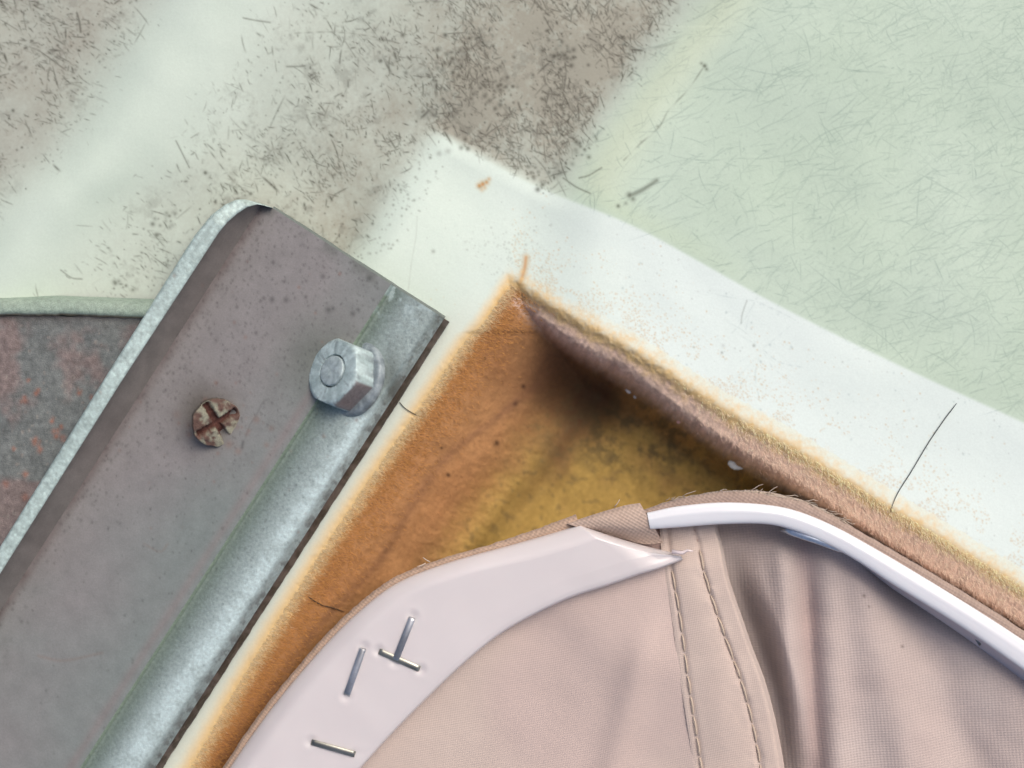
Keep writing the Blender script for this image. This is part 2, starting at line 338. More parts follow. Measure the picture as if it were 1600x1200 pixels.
def shell_color(u, v, F=None):
    dT, dL, oL, oR, dD, dR = F or fields(u, v)
    d, band = dirt_density(u, v)
    n1 = fbm(u, v, 150, 71, 4); n2 = fbm(u, v, 14, 72, 3); n3 = fbm(u, v, 5, 73, 2)
    clean = mix((.46, .575, .455), (.51, .62, .52), n1)
    leftw = mix((.54, .64, .55), (.60, .69, .61), n1)
    c = mix(leftw, clean, sst(dD, -60, 30))
    # yellowed shoulder along the trough and rim
    c = mix(c, (.58, .66, .50), .75*np.exp(-((dD-22)/34)**2)*sst(-dT, 0, 40))
    c = mix(c, (.50, .60, .42), .5*sst(dT, -50, -4)*sst(dD, -20, 60)*sst(-u, -1250, -900)*(1-band))
    smr = fbm(u*.8+v*.6, (v*.8-u*.6)*.45, 46, 75, 4)
    c = mix(c, (.30, .285, .225), np.clip(d*(.70+.55*smr)+(n2-.5)*.3*d+(n3-.5)*.35*d, 0, .92))
    c = mix(c, (.10, .095, .075), np.clip(d*1.1*sst(fbm(u, v, 30, 76, 5, .7), .55, .85), 0, .28))
    mauve = sst(-dR, 20, 130)*sst(-v, -420, -200)
    c = mix(c, (.30, .25, .235), .18*mauve)
    bc = mix((.58, .68, .60), (.675, .765, .735), sst(u, 650, 1100)*.8+.2*n1)
    c = mix(c, bc, sst(dT, -3, 4)*sst(dL, -34, 26)*sst(u, 640, 900)+band*(1-sst(u, 640, 900)))
    c = c*(1-marks.at(u, v)[..., None]*np.array((.93, .94, .97)))
    c = c*(1-faint.at(u, v)[..., None]*np.array((.60, .52, .50)))
    o = np.clip(ochre.at(u, v), 0, 1)
    c = mix(c, mix((.52, .36, .16), (.52, .25, .07), sst(o, .7, .95)), o*.85)
    # stained margin of the opening and the fibrous inside
    ins = np.minimum(oL, oR)
    jit = (fbm(u*1.0, v*1.0, 12, 81, 3)-.5)*18
    cream = sst(oL, -75, -30)*sst(v, 430, 560)
    c = mix(c, (.70, .75, .64), cream*.75*(oR > -30))
    tL = oL+jit*.5-14*sst(v, 460, 560); tR = oR+jit
    yel = sst(tL, -8, 2)*sst(oR, -14, 0); c = mix(c, (.62, .45, .20), yel*.5)
    yR = sst(tR+(fbm(u, v, 5, 83, 3)-.5)*26, -34, 8)*sst(oL, -20, 4); c = mix(c, (.74, .50, .20), yR*.85)
    fib = fbm((u*.82+v*.57), (v*.82-u*.57)*.22, 5, 91, 3)
    org = mix((.48, .26, .115), (.375, .18, .075), fbm(u, v, 70, 92, 4)); org = org*(.85+.3*fib)[..., None]
    och = mix((.38, .235, .085), (.47, .315, .095), sst(fbm(u, v, 40, 93, 4)-.5+(v-690)*.005, -.2, .4)); och = och*(.85+.3*fbm(u, v, 6, 94, 2))[..., None]
    brn = np.array((.105, .052, .034))
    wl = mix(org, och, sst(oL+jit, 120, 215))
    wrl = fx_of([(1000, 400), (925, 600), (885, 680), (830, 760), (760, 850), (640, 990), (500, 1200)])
    st = np.exp(-(((u-895)/85)**2+((v-598)/70)**2)); wl = mix(wl, brn, np.clip(st*1.1, 0, .70))  # brown stain, with the corner's shadow painted into its colour
    wl = mix(wl, brn*1.3, .6*np.exp(-(((u-wrl(v))*.8-4)/24)**2)*(1-sst(v, 640, 900))*sst(v, 560, 620)*(.6+.6*fbm(u, v, 30, 99, 3)))  # brown band along the wrinkle, stain and painted shade together
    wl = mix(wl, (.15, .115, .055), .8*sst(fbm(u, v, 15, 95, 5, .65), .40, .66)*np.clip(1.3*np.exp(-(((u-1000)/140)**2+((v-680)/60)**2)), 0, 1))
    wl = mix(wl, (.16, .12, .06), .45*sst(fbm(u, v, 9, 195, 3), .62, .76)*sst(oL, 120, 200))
    for (a, b_, r_) in ((776, 692, 5), (805, 631, 4), (818, 604, 3.5), (700, 742, 3), (757, 560, 2.5), (690, 700, 2.5)):
        wl = mix(wl, brn*.5, .85*np.exp(-((u-a)**2+(v-b_)**2)/r_**2))
    cr = fx_of([(900, 520), (850, 588), (780, 650), (700, 712), (640, 795), (590, 880), (480, 1000), (300, 1250)])
    wl = mix(wl, brn*1.6, .45*np.exp(-((u-cr(v))*.8/9)**2)*sst(v, 560, 640)*(.4+.9*fbm(u, v, 20, 96)))
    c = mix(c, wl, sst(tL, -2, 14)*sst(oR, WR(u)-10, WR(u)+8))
    tan = mix((.84, .63, .49), (.70, .50, .40), fbm(u, v, 26, 97, 3)); tan = tan*(.75+.5*fbm((u*.86+v*.5)*.9, (v*.86-u*.5)*.3, 4, 98, 2))[..., None]
    wR = WR(u); wall = sst(tR, 0, 22)*(1-sst(oR, wR-2, wR+26))*sst(oL, 6, 30)
    c = mix(c, tan, wall*.95)
    return c
def axis(lo, hi, flo, fhi, f, cstep):
    a = np.arange(flo, fhi+.01, f); l = flo-np.cumsum(np.minimum(f*1.12**np.arange(1, 60), cstep)); l = l[l > lo][::-1]
    r = fhi+np.cumsum(np.minimum(f*1.12**np.arange(1, 60), cstep)); r = r[r < hi]; return np.concatenate([l, a, r])
FINE = 1.4
ua = axis(-700, 2300, -30, 1630, FINE, 30); va = axis(-600, 1800, -30, 1060, FINE, 30)
UU, VV = np.meshgrid(ua, va); Fd = fields(UU, VV)
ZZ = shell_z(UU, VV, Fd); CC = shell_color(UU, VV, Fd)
pts = P(UU, VV, ZZ).reshape(-1, 3); CC = CC.reshape(-1, 3)
def quadavg(a):
    a = np.asarray(a, float); return (a[:-1, :-1]+a[1:, :-1]+a[1:, 1:]+a[:-1, 1:])/4
insq = quadavg(np.minimum(Fd[2], Fd[3])); oLq = quadavg(Fd[2]); oRq = quadavg(Fd[3])
shell = thing('moulded_panel', 'scratched dirty off white moulded panel with a raised rim around a stained opening', 'moulded panel', (0, 0, 0))
for nm, msk, mt in (('skin', insq <= 2, M_shell), ('opening_wall', (insq > 2) & ((oLq < 235) | (oRq < 110)), M_fib), ('recess_floor', (insq > 2) & (oLq >= 235) & (oRq >= 110), M_fib)):
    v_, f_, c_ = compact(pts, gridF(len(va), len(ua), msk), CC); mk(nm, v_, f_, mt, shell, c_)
# short fibres standing on the opening's margins
def fuzz(name, us, vs_, dirs, length, width, cols, lift):
    n = len(us); z = shell_z(us, vs_); p = P(us, vs_, z+.02)
    a = dirs+rng.normal(0, .45, n); L_ = length*rng.uniform(.4, 1.3, n)
    e = p+np.stack([np.cos(a)*L_, -np.sin(a)*L_, lift*L_*rng.uniform(.3, 1.2, n)], -1)
    mdl = (p+e)/2+rng.normal(0, .06, (n, 3)); s_ = np.stack([np.sin(a), np.cos(a), 0*a], -1)*width/2
    V = np.stack([p-s_, p+s_, mdl+s_*.8, mdl-s_*.8, e], 1).reshape(-1, 3); b = np.arange(n)*5
    F = np.concatenate([np.stack([b, b+1, b+2], -1), np.stack([b, b+2, b+3], -1), np.stack([b+3, b+2, b+4], -1)])
    o = mk(name, V, F, M_fuzz, shell, np.repeat(cols, 5, 0)); o['kind'] = 'stuff'; return o
n = 9000; us = 1040+600*rng.uniform(0, 1, n)**.7; off = rng.uniform(-8, 1, n)*0+rng.uniform(-.15, 1.05, n)*WR(us); vv = open_R(us)+off
tt = sst(off+rng.normal(0, 6, n), 0, 18); kk_ = rng.uniform(1040, 1200, n) < us; us, vv, off, tt = us[kk_], vv[kk_], off[kk_], tt[kk_]; n = len(us)
cR = mix((.88, .72, .42), (.80, .60, .46), tt); cR = mix(cR, (.50, .35, .27), sst(off/WR(us), .8, 1.1))*rng.uniform(.65, 1.15, n)[:, None]
fuzz('fringe', us, vv, 1.05, .6, .06, np.clip(cR*1.15, 0, .9), .05)
n = 15000; vs2 = rng.uniform(440, 1230, n); off = np.abs(rng.normal(0, 1, n))*34-3; us = open_L(vs2)+off+6; k = fields(us, vs2)[3] > 2; us, vs2, off = us[k], vs2[k], off[k]; n = len(us)
cL = mix((.74, .60, .36), (.56, .28, .095), sst(off+rng.normal(0, 6, n), -2, 22))*rng.uniform(.75, 1.15, n)[:, None]
fuzz('fringe', us, vs2, .25, .70, .07, cL, .2)
n = 9000; us = rng.uniform(500, 1250, n); vs2 = rng.uniform(480, 1000, n); us, vs2 = us[:3500], vs2[:3500]; F_ = fields(us, vs2); k = (F_[2] > 25) & (F_[3] > 45); us, vs2 = us[k], vs2[k]; n = len(us)
cW = shell_color(us, vs2)*rng.uniform(.85, 1.25, n)[:, None]
fuzz('nap', us, vs2, .9, .7, .07, cW, .25)
# ------------------------------------------------------------------ bracket, in (n, t): across and along
NX, NY = .841, .541
def NT(n, t): n = np.asarray(n, float); t = np.asarray(t, float); return n*NX-t*NY, n*NY+t*NX
PT = lambda n, t, z: P(*NT(n, t), z)
brk = thing('metal_bracket', 'dull grey zinc bracket with one upturned edge bolted beside the opening', 'bracket', tuple(PT(640, 500, 5)))
tA = np.concatenate([np.linspace(43, 50, 8), np.linspace(51.5, 150, 56), np.arange(152, 1300, 2.5)])
n0 = np.interp(tA, [43, 46, 50, 54.6, 63, 78, 104, 144, 400, 1300], [533, 520, 506, 492, 480, 470, 460.5, 456, 458, 472])
n1 = np.interp(tA, [43, 46, 48, 51, 63, 81, 100, 122, 400, 1300], [534, 525, 518, 511, 500, 492, 486.5, 484, 482, 490])
nP = np.full_like(tA, 517)
def zplate(n): return 6.0+(np.asarray(n, float)-517)*.1*.22
def rows(cols):                 # cols: list of (n array over tA, z array)
    return np.stack([PT(c[0], tA, c[1]) for c in cols], 1), np.stack([np.stack(NT(c[0], tA), -1) for c in cols], 1)
wearm = Raster()
n = 1900; cn = rng.uniform(517, 850, n); ct = np.abs(rng.normal(0, 1, n))*300+45; a, b_ = NT(cn, ct)
wearm.splat(a, b_, rng.uniform(.12, .75, n), rng.uniform(.7, 1.9, n))
n = 260; cn = 517+np.abs(rng.normal(0, 1, n))*22; ct = rng.uniform(45, 1100, n); a, b_ = NT(cn, ct); wearm.splat(a, b_, rng.uniform(.15, .6, n), rng.uniform(1, 2.8, n))
for (a, b_, r_) in ((407, 470, 2.5), (425, 468, 4.5), (412, 466, 3), (447, 469, 4), (478, 464, 2.8), (513, 484, 5), (520, 482, 3.4), (400, 520, 2.6), (427, 410, 2.6), (444, 440, 2.4), (505, 432, 4), (551, 490, 4.2), (560, 484, 2.6), (397, 545, 2), (577, 435, 5), (370, 480, 2.5)):
    wearm.splat([a], [b_], [.65], [r_])
wearm.stroke([(432, 610), (427, 622), (415, 625), (407, 635), (400, 650), (390, 665), (384, 682)], .4, 1.3, 1); wearm.stroke([(380, 690), (378, 700)], .6, 2.2)
n = 60; wearm.strokes(rng.uniform(60, 460, n), rng.uniform(520, 1150, n), rng.uniform(-1, 1, n), rng.uniform(10, 60, n), rng.uniform(.08, .22, n), rng.uniform(.8, 1.3, n), .8)
rustm = Raster()
rustm.stroke([(225, 850), (250, 862), (262, 850)], .2, 1.5); rustm.stroke([(60, 1025), (100, 1032), (160, 1020)], .22, 2)
rustm.splat(rng.normal(340, 26, 50), rng.normal(662, 26, 50), rng.uniform(.1, .4, 50), rng.uniform(2, 6, 50))
n = 60; rustm.splat(rng.uniform(150, 560, n), rng.uniform(400, 900, n), rng.uniform(.1, .45, n), rng.uniform(1, 3, n))
def grey_cols(uv, kind):
    u, v = uv[..., 0], uv[..., 1]; n = u*NX+v*NY; t = -u*NY+v*NX
    a = fbm(u, v, 170, 101, 4); b = fbm(u, v, 20, 102, 3)
    mauve = np.array((.245, .235, .232)); green = np.array((.20, .235, .225))
    if kind == 'plate':
        c = mix(mauve, green, np.clip(sst(n, 600, 740)*.55+(a-.5)*1.2+sst(v, 800, 1150)*.3+sst(-v, -520, -350)*.0, 0, 1))
        c = mix(c, (.135, .15, .13), .75*np.exp(-(((u-500)/60)**2+((v-560)/65)**2)))  # dark stain by the nut, with the nut's shadow painted in
        c = mix(c, (.09, .078, .06), .9*np.exp(-(((u-318)/40)**2+((v-648)/46)**2)))  # grime around the screw, with its shadow to the left painted in
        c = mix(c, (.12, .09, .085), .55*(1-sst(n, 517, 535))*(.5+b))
        c = mix(c, (.25, .19, .185), .4*np.exp(-((n-741)/7)**2)*sst(t, 120, 300))
        c = mix(c, (.13, .14, .125), .55*sst(-t, -66, -44)*sst(b, .35, .6))
    elif kind == 'channel':
        c = mix((.165, .215, .19), (.28, .345, .335), sst(n, 762, 800))
        w_ = np.exp(-((n-(834-(np.clip(t, 300, 900)-300)*.03))/20)**2)*sst(t, 170, 260)
        c = mix(c, (.50, .62, .62), np.clip(w_*1.15*(.5+.5*sst(fbm(u, v, 22, 103, 5, .6)*.7+fbm(u, v, 5, 113, 3)*.3, .34, .60)), 0, 1))
        c = mix(c, (.27, .34, .255), .85*np.exp(-((n-756.5)/3.0)**2))
        wh = sst(fbm(u, v, 13, 104, 4), .52, .62)*(sst(-t, -120, -60)*.8+.9*np.exp(-((n-842)/9)**2)*sst(-t, -420, -150)+.35*np.exp(-((n-845)/8)**2))
        c = mix(c, (.40, .50, .50), np.clip(wh, 0, 1)*.75)
        dk = sst(fbm(u, v, 10, 105, 4), .5, .62)*(np.exp(-((n-850)/9)**2)); c = mix(c, (.10, .095, .09), dk*.6)
        c = mix(c, (.09, .11, .10), .7*np.exp(-(((u-612)/14)**2+((v-590)/40)**2)))
    elif kind == 'rim':
        c = mix((.36, .46, .44), (.50, .62, .59), a)*(.6+.8*fbm(u, v, 5, 106, 3))[..., None]
    else:
        c = mix((.17, .15, .14), (.21, .20, .185), a)*(.8+.4*b)[..., None]  # inner side of the turned edge: its shade painted as darker grey
    c = c*(1-wearm.at(u, v)[..., None]*.72)
    return mix(c, (.22, .09, .05), rustm.at(u, v))
def lerp_cols(a, b, m, za, zb, fn=None):
    out = []
    for i, s_ in enumerate(np.linspace(0, 1, m)):
        z = za+(zb-za)*s_ if fn is None else fn(a+(b-a)*s_)
        out.append((a+(b-a)*s_, z*np.ones_like(tA)))
    return out
zf = np.interp(tA, [43, 60, 110], [7.3, 10.2, 11.3])
q = [(n0-1, zf*0+1), (n0-.5, zf-1.2), (n0, zf-.25)]+[(n0+(n1-n0)*s_, zf+.12*math.sin(math.pi*s_)) for s_ in (.06, .2, .4, .6, .8, .94)]+[(n1, zf-.2)]
V, uv = rows(q); o = mk('turned_edge', V.reshape(-1, 3), gridF(len(tA), len(q)), M_galv, brk, grey_cols(uv, 'rim').reshape(-1, 3))
nPm = np.maximum(nP, n1+.5)
q = [(n1, zf-.2)]+[(n1+(nPm-n1)*s_, zf-.3+(zplate(517)-zf+.3)*(s_**.8)) for s_ in np.linspace(.1, 1, 14)]
V, uv = rows(q); mk('inner_side', V.reshape(-1, 3), gridF(len(tA), len(q)), M_zinc, brk, grey_cols(uv, 'side').reshape(-1, 3))
def plate_end(n, t):            # small bevel at the cut end
    return -2.2*(1-sst(t, 42, 47))*0
q = [(nPm+(754-nPm)*s_, zplate(nPm+(754-nPm)*s_)-.5*np.exp(-((nPm+(754-nPm)*s_)-517)/9)*0) for s_ in np.linspace(0, 1, 118)]
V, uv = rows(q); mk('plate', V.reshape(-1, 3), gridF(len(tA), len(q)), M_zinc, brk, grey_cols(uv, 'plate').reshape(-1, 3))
zc0 = zplate(754)
def zch(n): 
    x = (n-754)/98.0
    return zc0-.9*sst(x, 0, .07)+1.5*np.sin(np.clip((x-.1)/.9, 0, 1)*math.pi*.62)-2.6*sst(x, .82, 1.06)
q = [(np.full_like(tA, a), zch(a)*np.ones_like(tA)) for a in np.linspace(754, 853, 60)]
V, uv = rows(q); mk('channel', V.reshape(-1, 3), gridF(len(tA), len(q)), M_galv, brk, grey_cols(uv, 'channel').reshape(-1, 3))
ze = float(zch(853)); wob = (fbm(tA, tA*0, 16, 107, 3)-.5)
q = [(853+0*tA, ze+0*tA), (855+0*tA, ze-.6+0*tA), (858+wob*1, ze-2.2+0*tA), (862+wob*2, ze-3.6+0*tA), (864+wob*2, 0*tA+1)]
wob = wob; V, uv = rows(q); cc = mix((.045, .035, .032), (.13, .105, .095), sst(fbm(uv[..., 0], uv[..., 1], 12, 108, 3), .4, .7)); mk('cut_edge', V.reshape(-1, 3), gridF(len(tA), len(q)), M_zinc, brk, cc.reshape(-1, 3))  # dark grime, with the shadow of the gap painted into the colour
# end face of the bracket (thickness)
nn = np.concatenate([np.linspace(534, 754, 60), np.linspace(756, 853, 40)]); zt = np.where(nn <= 754, zplate(nn), zch(nn))
ed = (fbm(nn, nn*0, 22, 109, 3)-.5)*4
V = np.stack([PT(nn, 43+0*nn, zt), PT(nn, 41+ed*.3, zt-.3), PT(nn, 39.5+ed*.4, zt-1.2), PT(nn, 39+ed*.4, 0*zt+1)], 1)
cc = np.tile(np.array((.16, .19, .175)), (V.shape[0]*4, 1)); mk('end_face', V.reshape(-1, 3), gridF(len(nn), 4, flip=True), M_zinc, brk, cc)
# ------------------------------------------------------------------ nut with washer and bolt end
def frame(axis, up=(0, 1, 0)):
    a = np.array(axis, float); a /= np.linalg.norm(a); x = np.cross(up, a); x /= np.linalg.norm(x); y = np.cross(a, x); return x, y, a
def lathe(prof, org, axis, seg=48, hexr=None, rot=0, top=True):
    x, y, a = frame(axis); V = []; 
    for (r, h) in prof:
        for k in range(seg):
            th = 2*math.pi*k/seg
            rr = r
            if hexr:
                ap = (th+rot) % (math.pi/3)-math.pi/6; rh = hexr/math.cos(ap); rr = min(r, rh) if r > 0 else 0
            V.append(np.array(org)+x*rr*math.cos(th)+y*rr*math.sin(th)+a*h)
    F = []
    for i in range(len(prof)-1):
        for k in range(seg): F.append([i*seg+k, i*seg+(k+1) % seg, (i+1)*seg+(k+1) % seg, (i+1)*seg+k])
    if top: F.append([(len(prof)-1)*seg+k for k in range(seg)])
    return np.array(V), F
AX = np.array((-.60, .25, .76)); AX /= np.linalg.norm(AX)
face_c = P(524, 570, 0)        # placed from the plate: base near (562,600)
base = P(553, 592, 9.8)
def mottle(V, c0, c1, s_, seed): return mix(c0, c1, sst(fbm(V[:, 0]*10+V[:, 2]*7, V[:, 1]*10-V[:, 2]*5, s_, seed, 4), .35, .65))
HR = 4.75
prof = [(5.3, .9), (5.48, 1.2), (5.48, 3.6), (5.2, 4.15), (4.95, 4.5), (4.7, 4.68), (4.3, 4.74), (2.6, 4.74), (2.5, 4.6), (2.45, 3.8)]
# hex body
V, F = lathe(prof, base, AX, 96, HR, rot=.30, top=False)
C = mottle(V, (.36, .46, .46), (.52, .64, .64), 9, 120); C = mix(C, (.16, .19, .20), .7*sst(fbm(V[:, 0]*14, V[:, 1]*14+V[:, 2]*9, 6, 125, 3), .62, .74))
# one flat is browner and darker
x_, y_, a_ = frame(AX); rel = V-base; th = np.arctan2(rel@y_, rel@x_); hh = rel@a_
thr = (th+.30) % (2*math.pi)
brown = ((np.abs(((th-(-.82)+math.pi) % (2*math.pi))-math.pi)) < .50)
C = mix(C, (.17, .12, .115), brown*sst(hh, .5, 1.2)*(1-sst(hh, 4.1, 4.5))*.85)
nut = mk('nut', V, F, M_galv, brk, C, loc=tuple(base), sharp=35)
V, F = lathe([(0, 3.6), (2.25, 3.9), (2.3, 4.72), (2.2, 4.92), (1.95, 5.0), (1.0, 4.98), (.3, 4.93), (.1, 4.86)], base, AX, 48)
mk('bolt_end', V, F, M_galv, nut, mottle(V, (.34, .42, .43), (.46, .55, .56), 6, 121), loc=tuple(base), sharp=40)
V, F = lathe([(2, -.4), (5.6, -.7), (5.95, -.3), (5.95, .45), (5.8, .75), (5.4, .95), (3, 1.0)], base, AX, 64)
mk('washer', V, F, M_galv, nut, mottle(V, (.19, .23, .25), (.33, .39, .41), 8, 122), loc=tuple(base), sharp=50)
# bedding ring below, squeezed out between washer and plate
V, F = lathe([(4.6, -3.6), (5.0, -1.6), (5.4, -.9), (4, -.5)], base, AX*np.array((.75, .75, 1.1)), 64)
mk('seat_ring', V, F, M_rust, nut, mottle(V, (.12, .14, .14), (.26, .31, .31), 7, 123), loc=tuple(base))
# ------------------------------------------------------------------ crooked cross head screw
sb = P(335, 656, 9.2)
SX = np.array((.42, -.24, .86)); SX /= np.linalg.norm(SX); x, y, a = frame(SX)
V = []; seg = 72; rad = np.concatenate([[0.01], np.linspace(.25, 3.6, 34)])
ca = math.radians(-33)
def cross_depth(px, py):
    # a recess of two crossing slots
    qx = px*math.cos(ca)-py*math.sin(ca); qy = px*math.sin(ca)+py*math.cos(ca)
    s1 = (1-sst(np.abs(qx), .38, .62))*(1-sst(np.abs(qy), 3.2, 3.8)); s2 = (1-sst(np.abs(qy), .38, .62))*(1-sst(np.abs(qx), 3.0, 3.6))
    return np.maximum(s1, s2)
TH, RR = np.meshgrid(np.linspace(0, 2*math.pi, seg, endpoint=False), rad)
px, py = RR*np.cos(TH), RR*np.sin(TH)
edge = 1+(fbm(np.cos(TH)*30+50, np.sin(TH)*30+50, 10, 130, 3)-.5)*.16
px, py = px*edge, py*edge; cd = cross_depth(px+.0, py)
hz = 2.0-.030*(px**2+py**2)-cd*1.25+(fbm(px*10+90, py*10, 6, 131, 3)-.5)*.3
Vh = np.array(sb)+px[..., None]*x+py[..., None]*y+hz[..., None]*a
sk = [(1.02, -.2), (1.0, -.9), (.55, -1.2), (.5, -3)]
Vs = [Vh]
for (k_, dz) in sk: Vs.append((np.array(sb)+px[-1][:, None]*k_*x+py[-1][:, None]*k_*y+(hz[-1]+dz)[:, None]*a)[None])
Vh2 = np.concatenate(Vs, 0); Vw = np.concatenate([Vh2, Vh2[:, :1]], 1)
cz = sst(cd, .2, .8); C = mix((.27, .265, .20), (.12, .07, .055), sst(fbm(px*10+7, py*10, 12, 132, 4), .42, .6)); C = mix(C, (.10, .038, .028), cz)
Cw = np.concatenate([C, np.tile(np.array((.10, .08, .06)), (len(sk), seg, 1))], 0); Cw = np.concatenate([Cw, Cw[:, :1]], 1)
mk('screw', Vw.reshape(-1, 3), gridF(Vw.shape[0], Vw.shape[1], flip=False), M_rust, brk, Cw.reshape(-1, 3), loc=tuple(sb))
# ------------------------------------------------------------------ rusty flat bar behind the bracket, at the left
bar = thing('steel_bar', 'pitted brown steel bar with a pale top lip running behind the bracket', 'bar', tuple(P(60, 700, 3)))
ub = np.arange(-500, 400, 3.0); pit = Raster()
n = 420; pit.splat(rng.uniform(-150, 260, n), rng.uniform(500, 950, n), rng.uniform(.25, .85, n), rng.uniform(1, 3.6, n))
rsp = Raster()
for (a, b_, r_) in ((58, 694, 7), (64, 704, 6), (54, 688, 5), (92, 676, 6), (98, 684, 5), (95, 668, 4), (124, 611, 5), (143, 622, 4), (45, 594, 3.4), (40, 742, 6), (60, 612, 5), (36, 626, 5), (8, 756, 6), (38, 776, 5), (82, 655, 4), (22, 700, 3)):
    rsp.splat(rng.normal(a, r_*.4, 5), rng.normal(b_, r_*.4, 5), rng.uniform(.4, .95, 5), rng.uniform(r_*.35, r_*.8, 5))
vb = np.arange(494, 1500, 3.0); U, Vv = np.meshgrid(ub, vb); lip = (fbm(U, U*0, 30, 140, 3)-.5)*3
rowt = Vv+lip*np.exp(-(Vv-494)/8); U = -500+(U+500)*((490-NY*Vv)/NX+500)/(ub[-1]+500)
zb_ = 5.2+(fbm(U, rowt, 40, 141, 4)-.5)*.5-.8*np.exp(-(Vv-494)/9)*0
C = mix((.20, .16, .15), (.15, .165, .16), sst(fbm(U, rowt, 60, 142, 4)+U*.0006, .42, .62)); C = C*(.7+.6*fbm(U, rowt, 7, 143, 3))[..., None]
rg = pit.at(U, rowt); C = mix(C, (.30, .27, .24), sst(rg, .2, .5)*.6); C = mix(C, (.09, .075, .07), sst(rg, .5, .75)*.8)
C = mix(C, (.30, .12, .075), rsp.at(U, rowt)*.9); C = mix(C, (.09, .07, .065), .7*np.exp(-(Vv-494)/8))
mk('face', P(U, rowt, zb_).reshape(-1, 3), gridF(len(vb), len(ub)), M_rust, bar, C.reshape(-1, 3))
prof = [(-7, 1.0), (-3, 4.2), (0, 5.6), (5, 6.1), (14, 6.3), (20, 6.2), (23, 5.6), (24.5, 5.0)]
ub = np.arange(-500, 246, 3.0); vt = 471+np.interp(ub, [-200, 100, 260], [0, -2, 4]); g = np.stack([P(ub, vt+a_+(fbm(ub, ub*0+a_, 14, 144, 3)-.5)*(3 if a_ > 18 else .8), z_+0*ub) for a_, z_ in prof], 0)
Cl = np.stack([mix((.32, .40, .33), (.26, .34, .28), fbm(ub, ub*0+a_, 30, 145)) if a_ < 21 else mix((.42, .33, .2), (.16, .13, .11), fbm(ub, ub*0+a_, 6, 146)) for a_, z_ in prof], 0)
mk('lip', g.reshape(-1, 3), gridF(len(prof), len(ub)), M_rust, bar, Cl.reshape(-1, 3))
# ------------------------------------------------------------------ plastic strips
def ribbon(outer, inner, prof, z0, n_s=None):
    """outer, inner: (m,2) paired curves. prof: list of ('a', px offset, dz) from the outer or ('f', fraction, dz) or ('b', px offset back from the inner, dz)"""
    d = inner-outer; L_ = np.linalg.norm(d, axis=1)[:, None]+1e-6; d = d/L_
    R = []
    for (k_, o_, dz) in prof:
        if k_ == 'a': p = outer+d*np.minimum(o_, L_*.45) if o_ > 0 else outer+d*o_
        elif k_ == 'f': p = outer+d*L_*o_
        elif k_ == 'm': pa = outer+d*np.minimum(36, L_*.45); pb = inner-d*np.minimum(30, L_*.45); p = pa+(pb-pa)*o_
        else: p = inner-d*(np.minimum(o_, L_*.45) if o_ > 0 else o_)
        R.append(np.concatenate([p, (z0+dz+0*L_)], 1))
    return np.stack(R, 1)       # m, k, 3 as (u,v,z)
def rib_mesh(R): return P(R[..., 0], R[..., 1], R[..., 2]).reshape(-1, 3)
pr = [((300, 1290), (470, 1300)), ((345, 1220), (538, 1228)), ((420, 1112), (612, 1146)), ((500, 1016), (688, 1070)), ((560, 956), (736, 1026)), ((620, 911), (782, 990)), ((700, 879), (832, 961)), ((800, 851), (890, 934)), ((860, 834), (948, 915)), ((905, 820), (1000, 897))]
o1 = catmull([p[0] for p in pr], 36); i1 = catmull([p[1] for p in pr], 36)
t_ = np.linspace(0, 1, 40)[1:, None]
co = np.array((905, 820)); o2 = co+(np.array((1062, 866))-co)*t_; o2[:, 1] += 3*np.sin(t_[:, 0]*math.pi)
i2 = catmull([(1000, 897), (1030, 888), (1052, 880), (1067, 874)], 13)[1:]
outer = np.vstack([o1, o2]); inner = np.vstack([i1, i2]); m = len(outer)
prof = [('a', -1, -2.0), ('a', 0, 0), ('a', 1.5, .75), ('a', 3, 1.0), ('a', 7, 1.35), ('a', 12, 1.72), ('a', 19, 2.15), ('a', 25, 2.45), ('a', 30, 2.60), ('a', 36, 2.66)]+[('m', q_, 2.66-.1*q_) for q_ in np.linspace(.03, .97, 60)]+[('b', 30, 2.55), ('b', 12, 2.45), ('b', 4, 2.38), ('b', 1.5, 2.2), ('b', 0, 1.7), ('b', -1, 0), ('b', -1, -1.5)]
Z1 = 6.0
R = ribbon(outer, inner, prof, Z1)
# the obliquely cut end is a plane that dips towards the cut
kk = np.arange(m) >= len(o1)-1; fade = sst(np.arange(m), len(o1)-14, len(o1)+8)
for j in range(1, 9): R[:, j, 2] = R[:, j, 2]*(1-.0*fade)
R[:, :, 2] -= 1.2*sst(np.arange(m), len(o1), m)[:, None]
for (a, b_) in ((645, 963), (617, 1034), (591, 1017), (657, 1046), (568, 1011), (541, 1088), (485, 1159), (556, 1179)):
    q_ = (R[..., 0]-a)**2+(R[..., 1]-b_)**2; R[..., 2] -= .20*np.exp(-q_/7**2)-.03*np.exp(-(np.sqrt(q_)-13)**2/25)
R[..., 2] += (fbm(R[..., 0], R[..., 1], 90, 190, 2)-.5)*.35
strip1 = thing('plastic_strip', 'wide smooth white plastic strip with four staples and an obliquely cut pointed end', 'plastic strip', tuple(P(700, 960, Z1)), 'white plastic strips along the cloth')
Cs = np.tile(np.array((.655, .615, .615)), (R.shape[0]*R.shape[1], 1)); mk('strip_body', rib_mesh(R), gridF(m, len(prof)), M_plast, strip1, Cs)
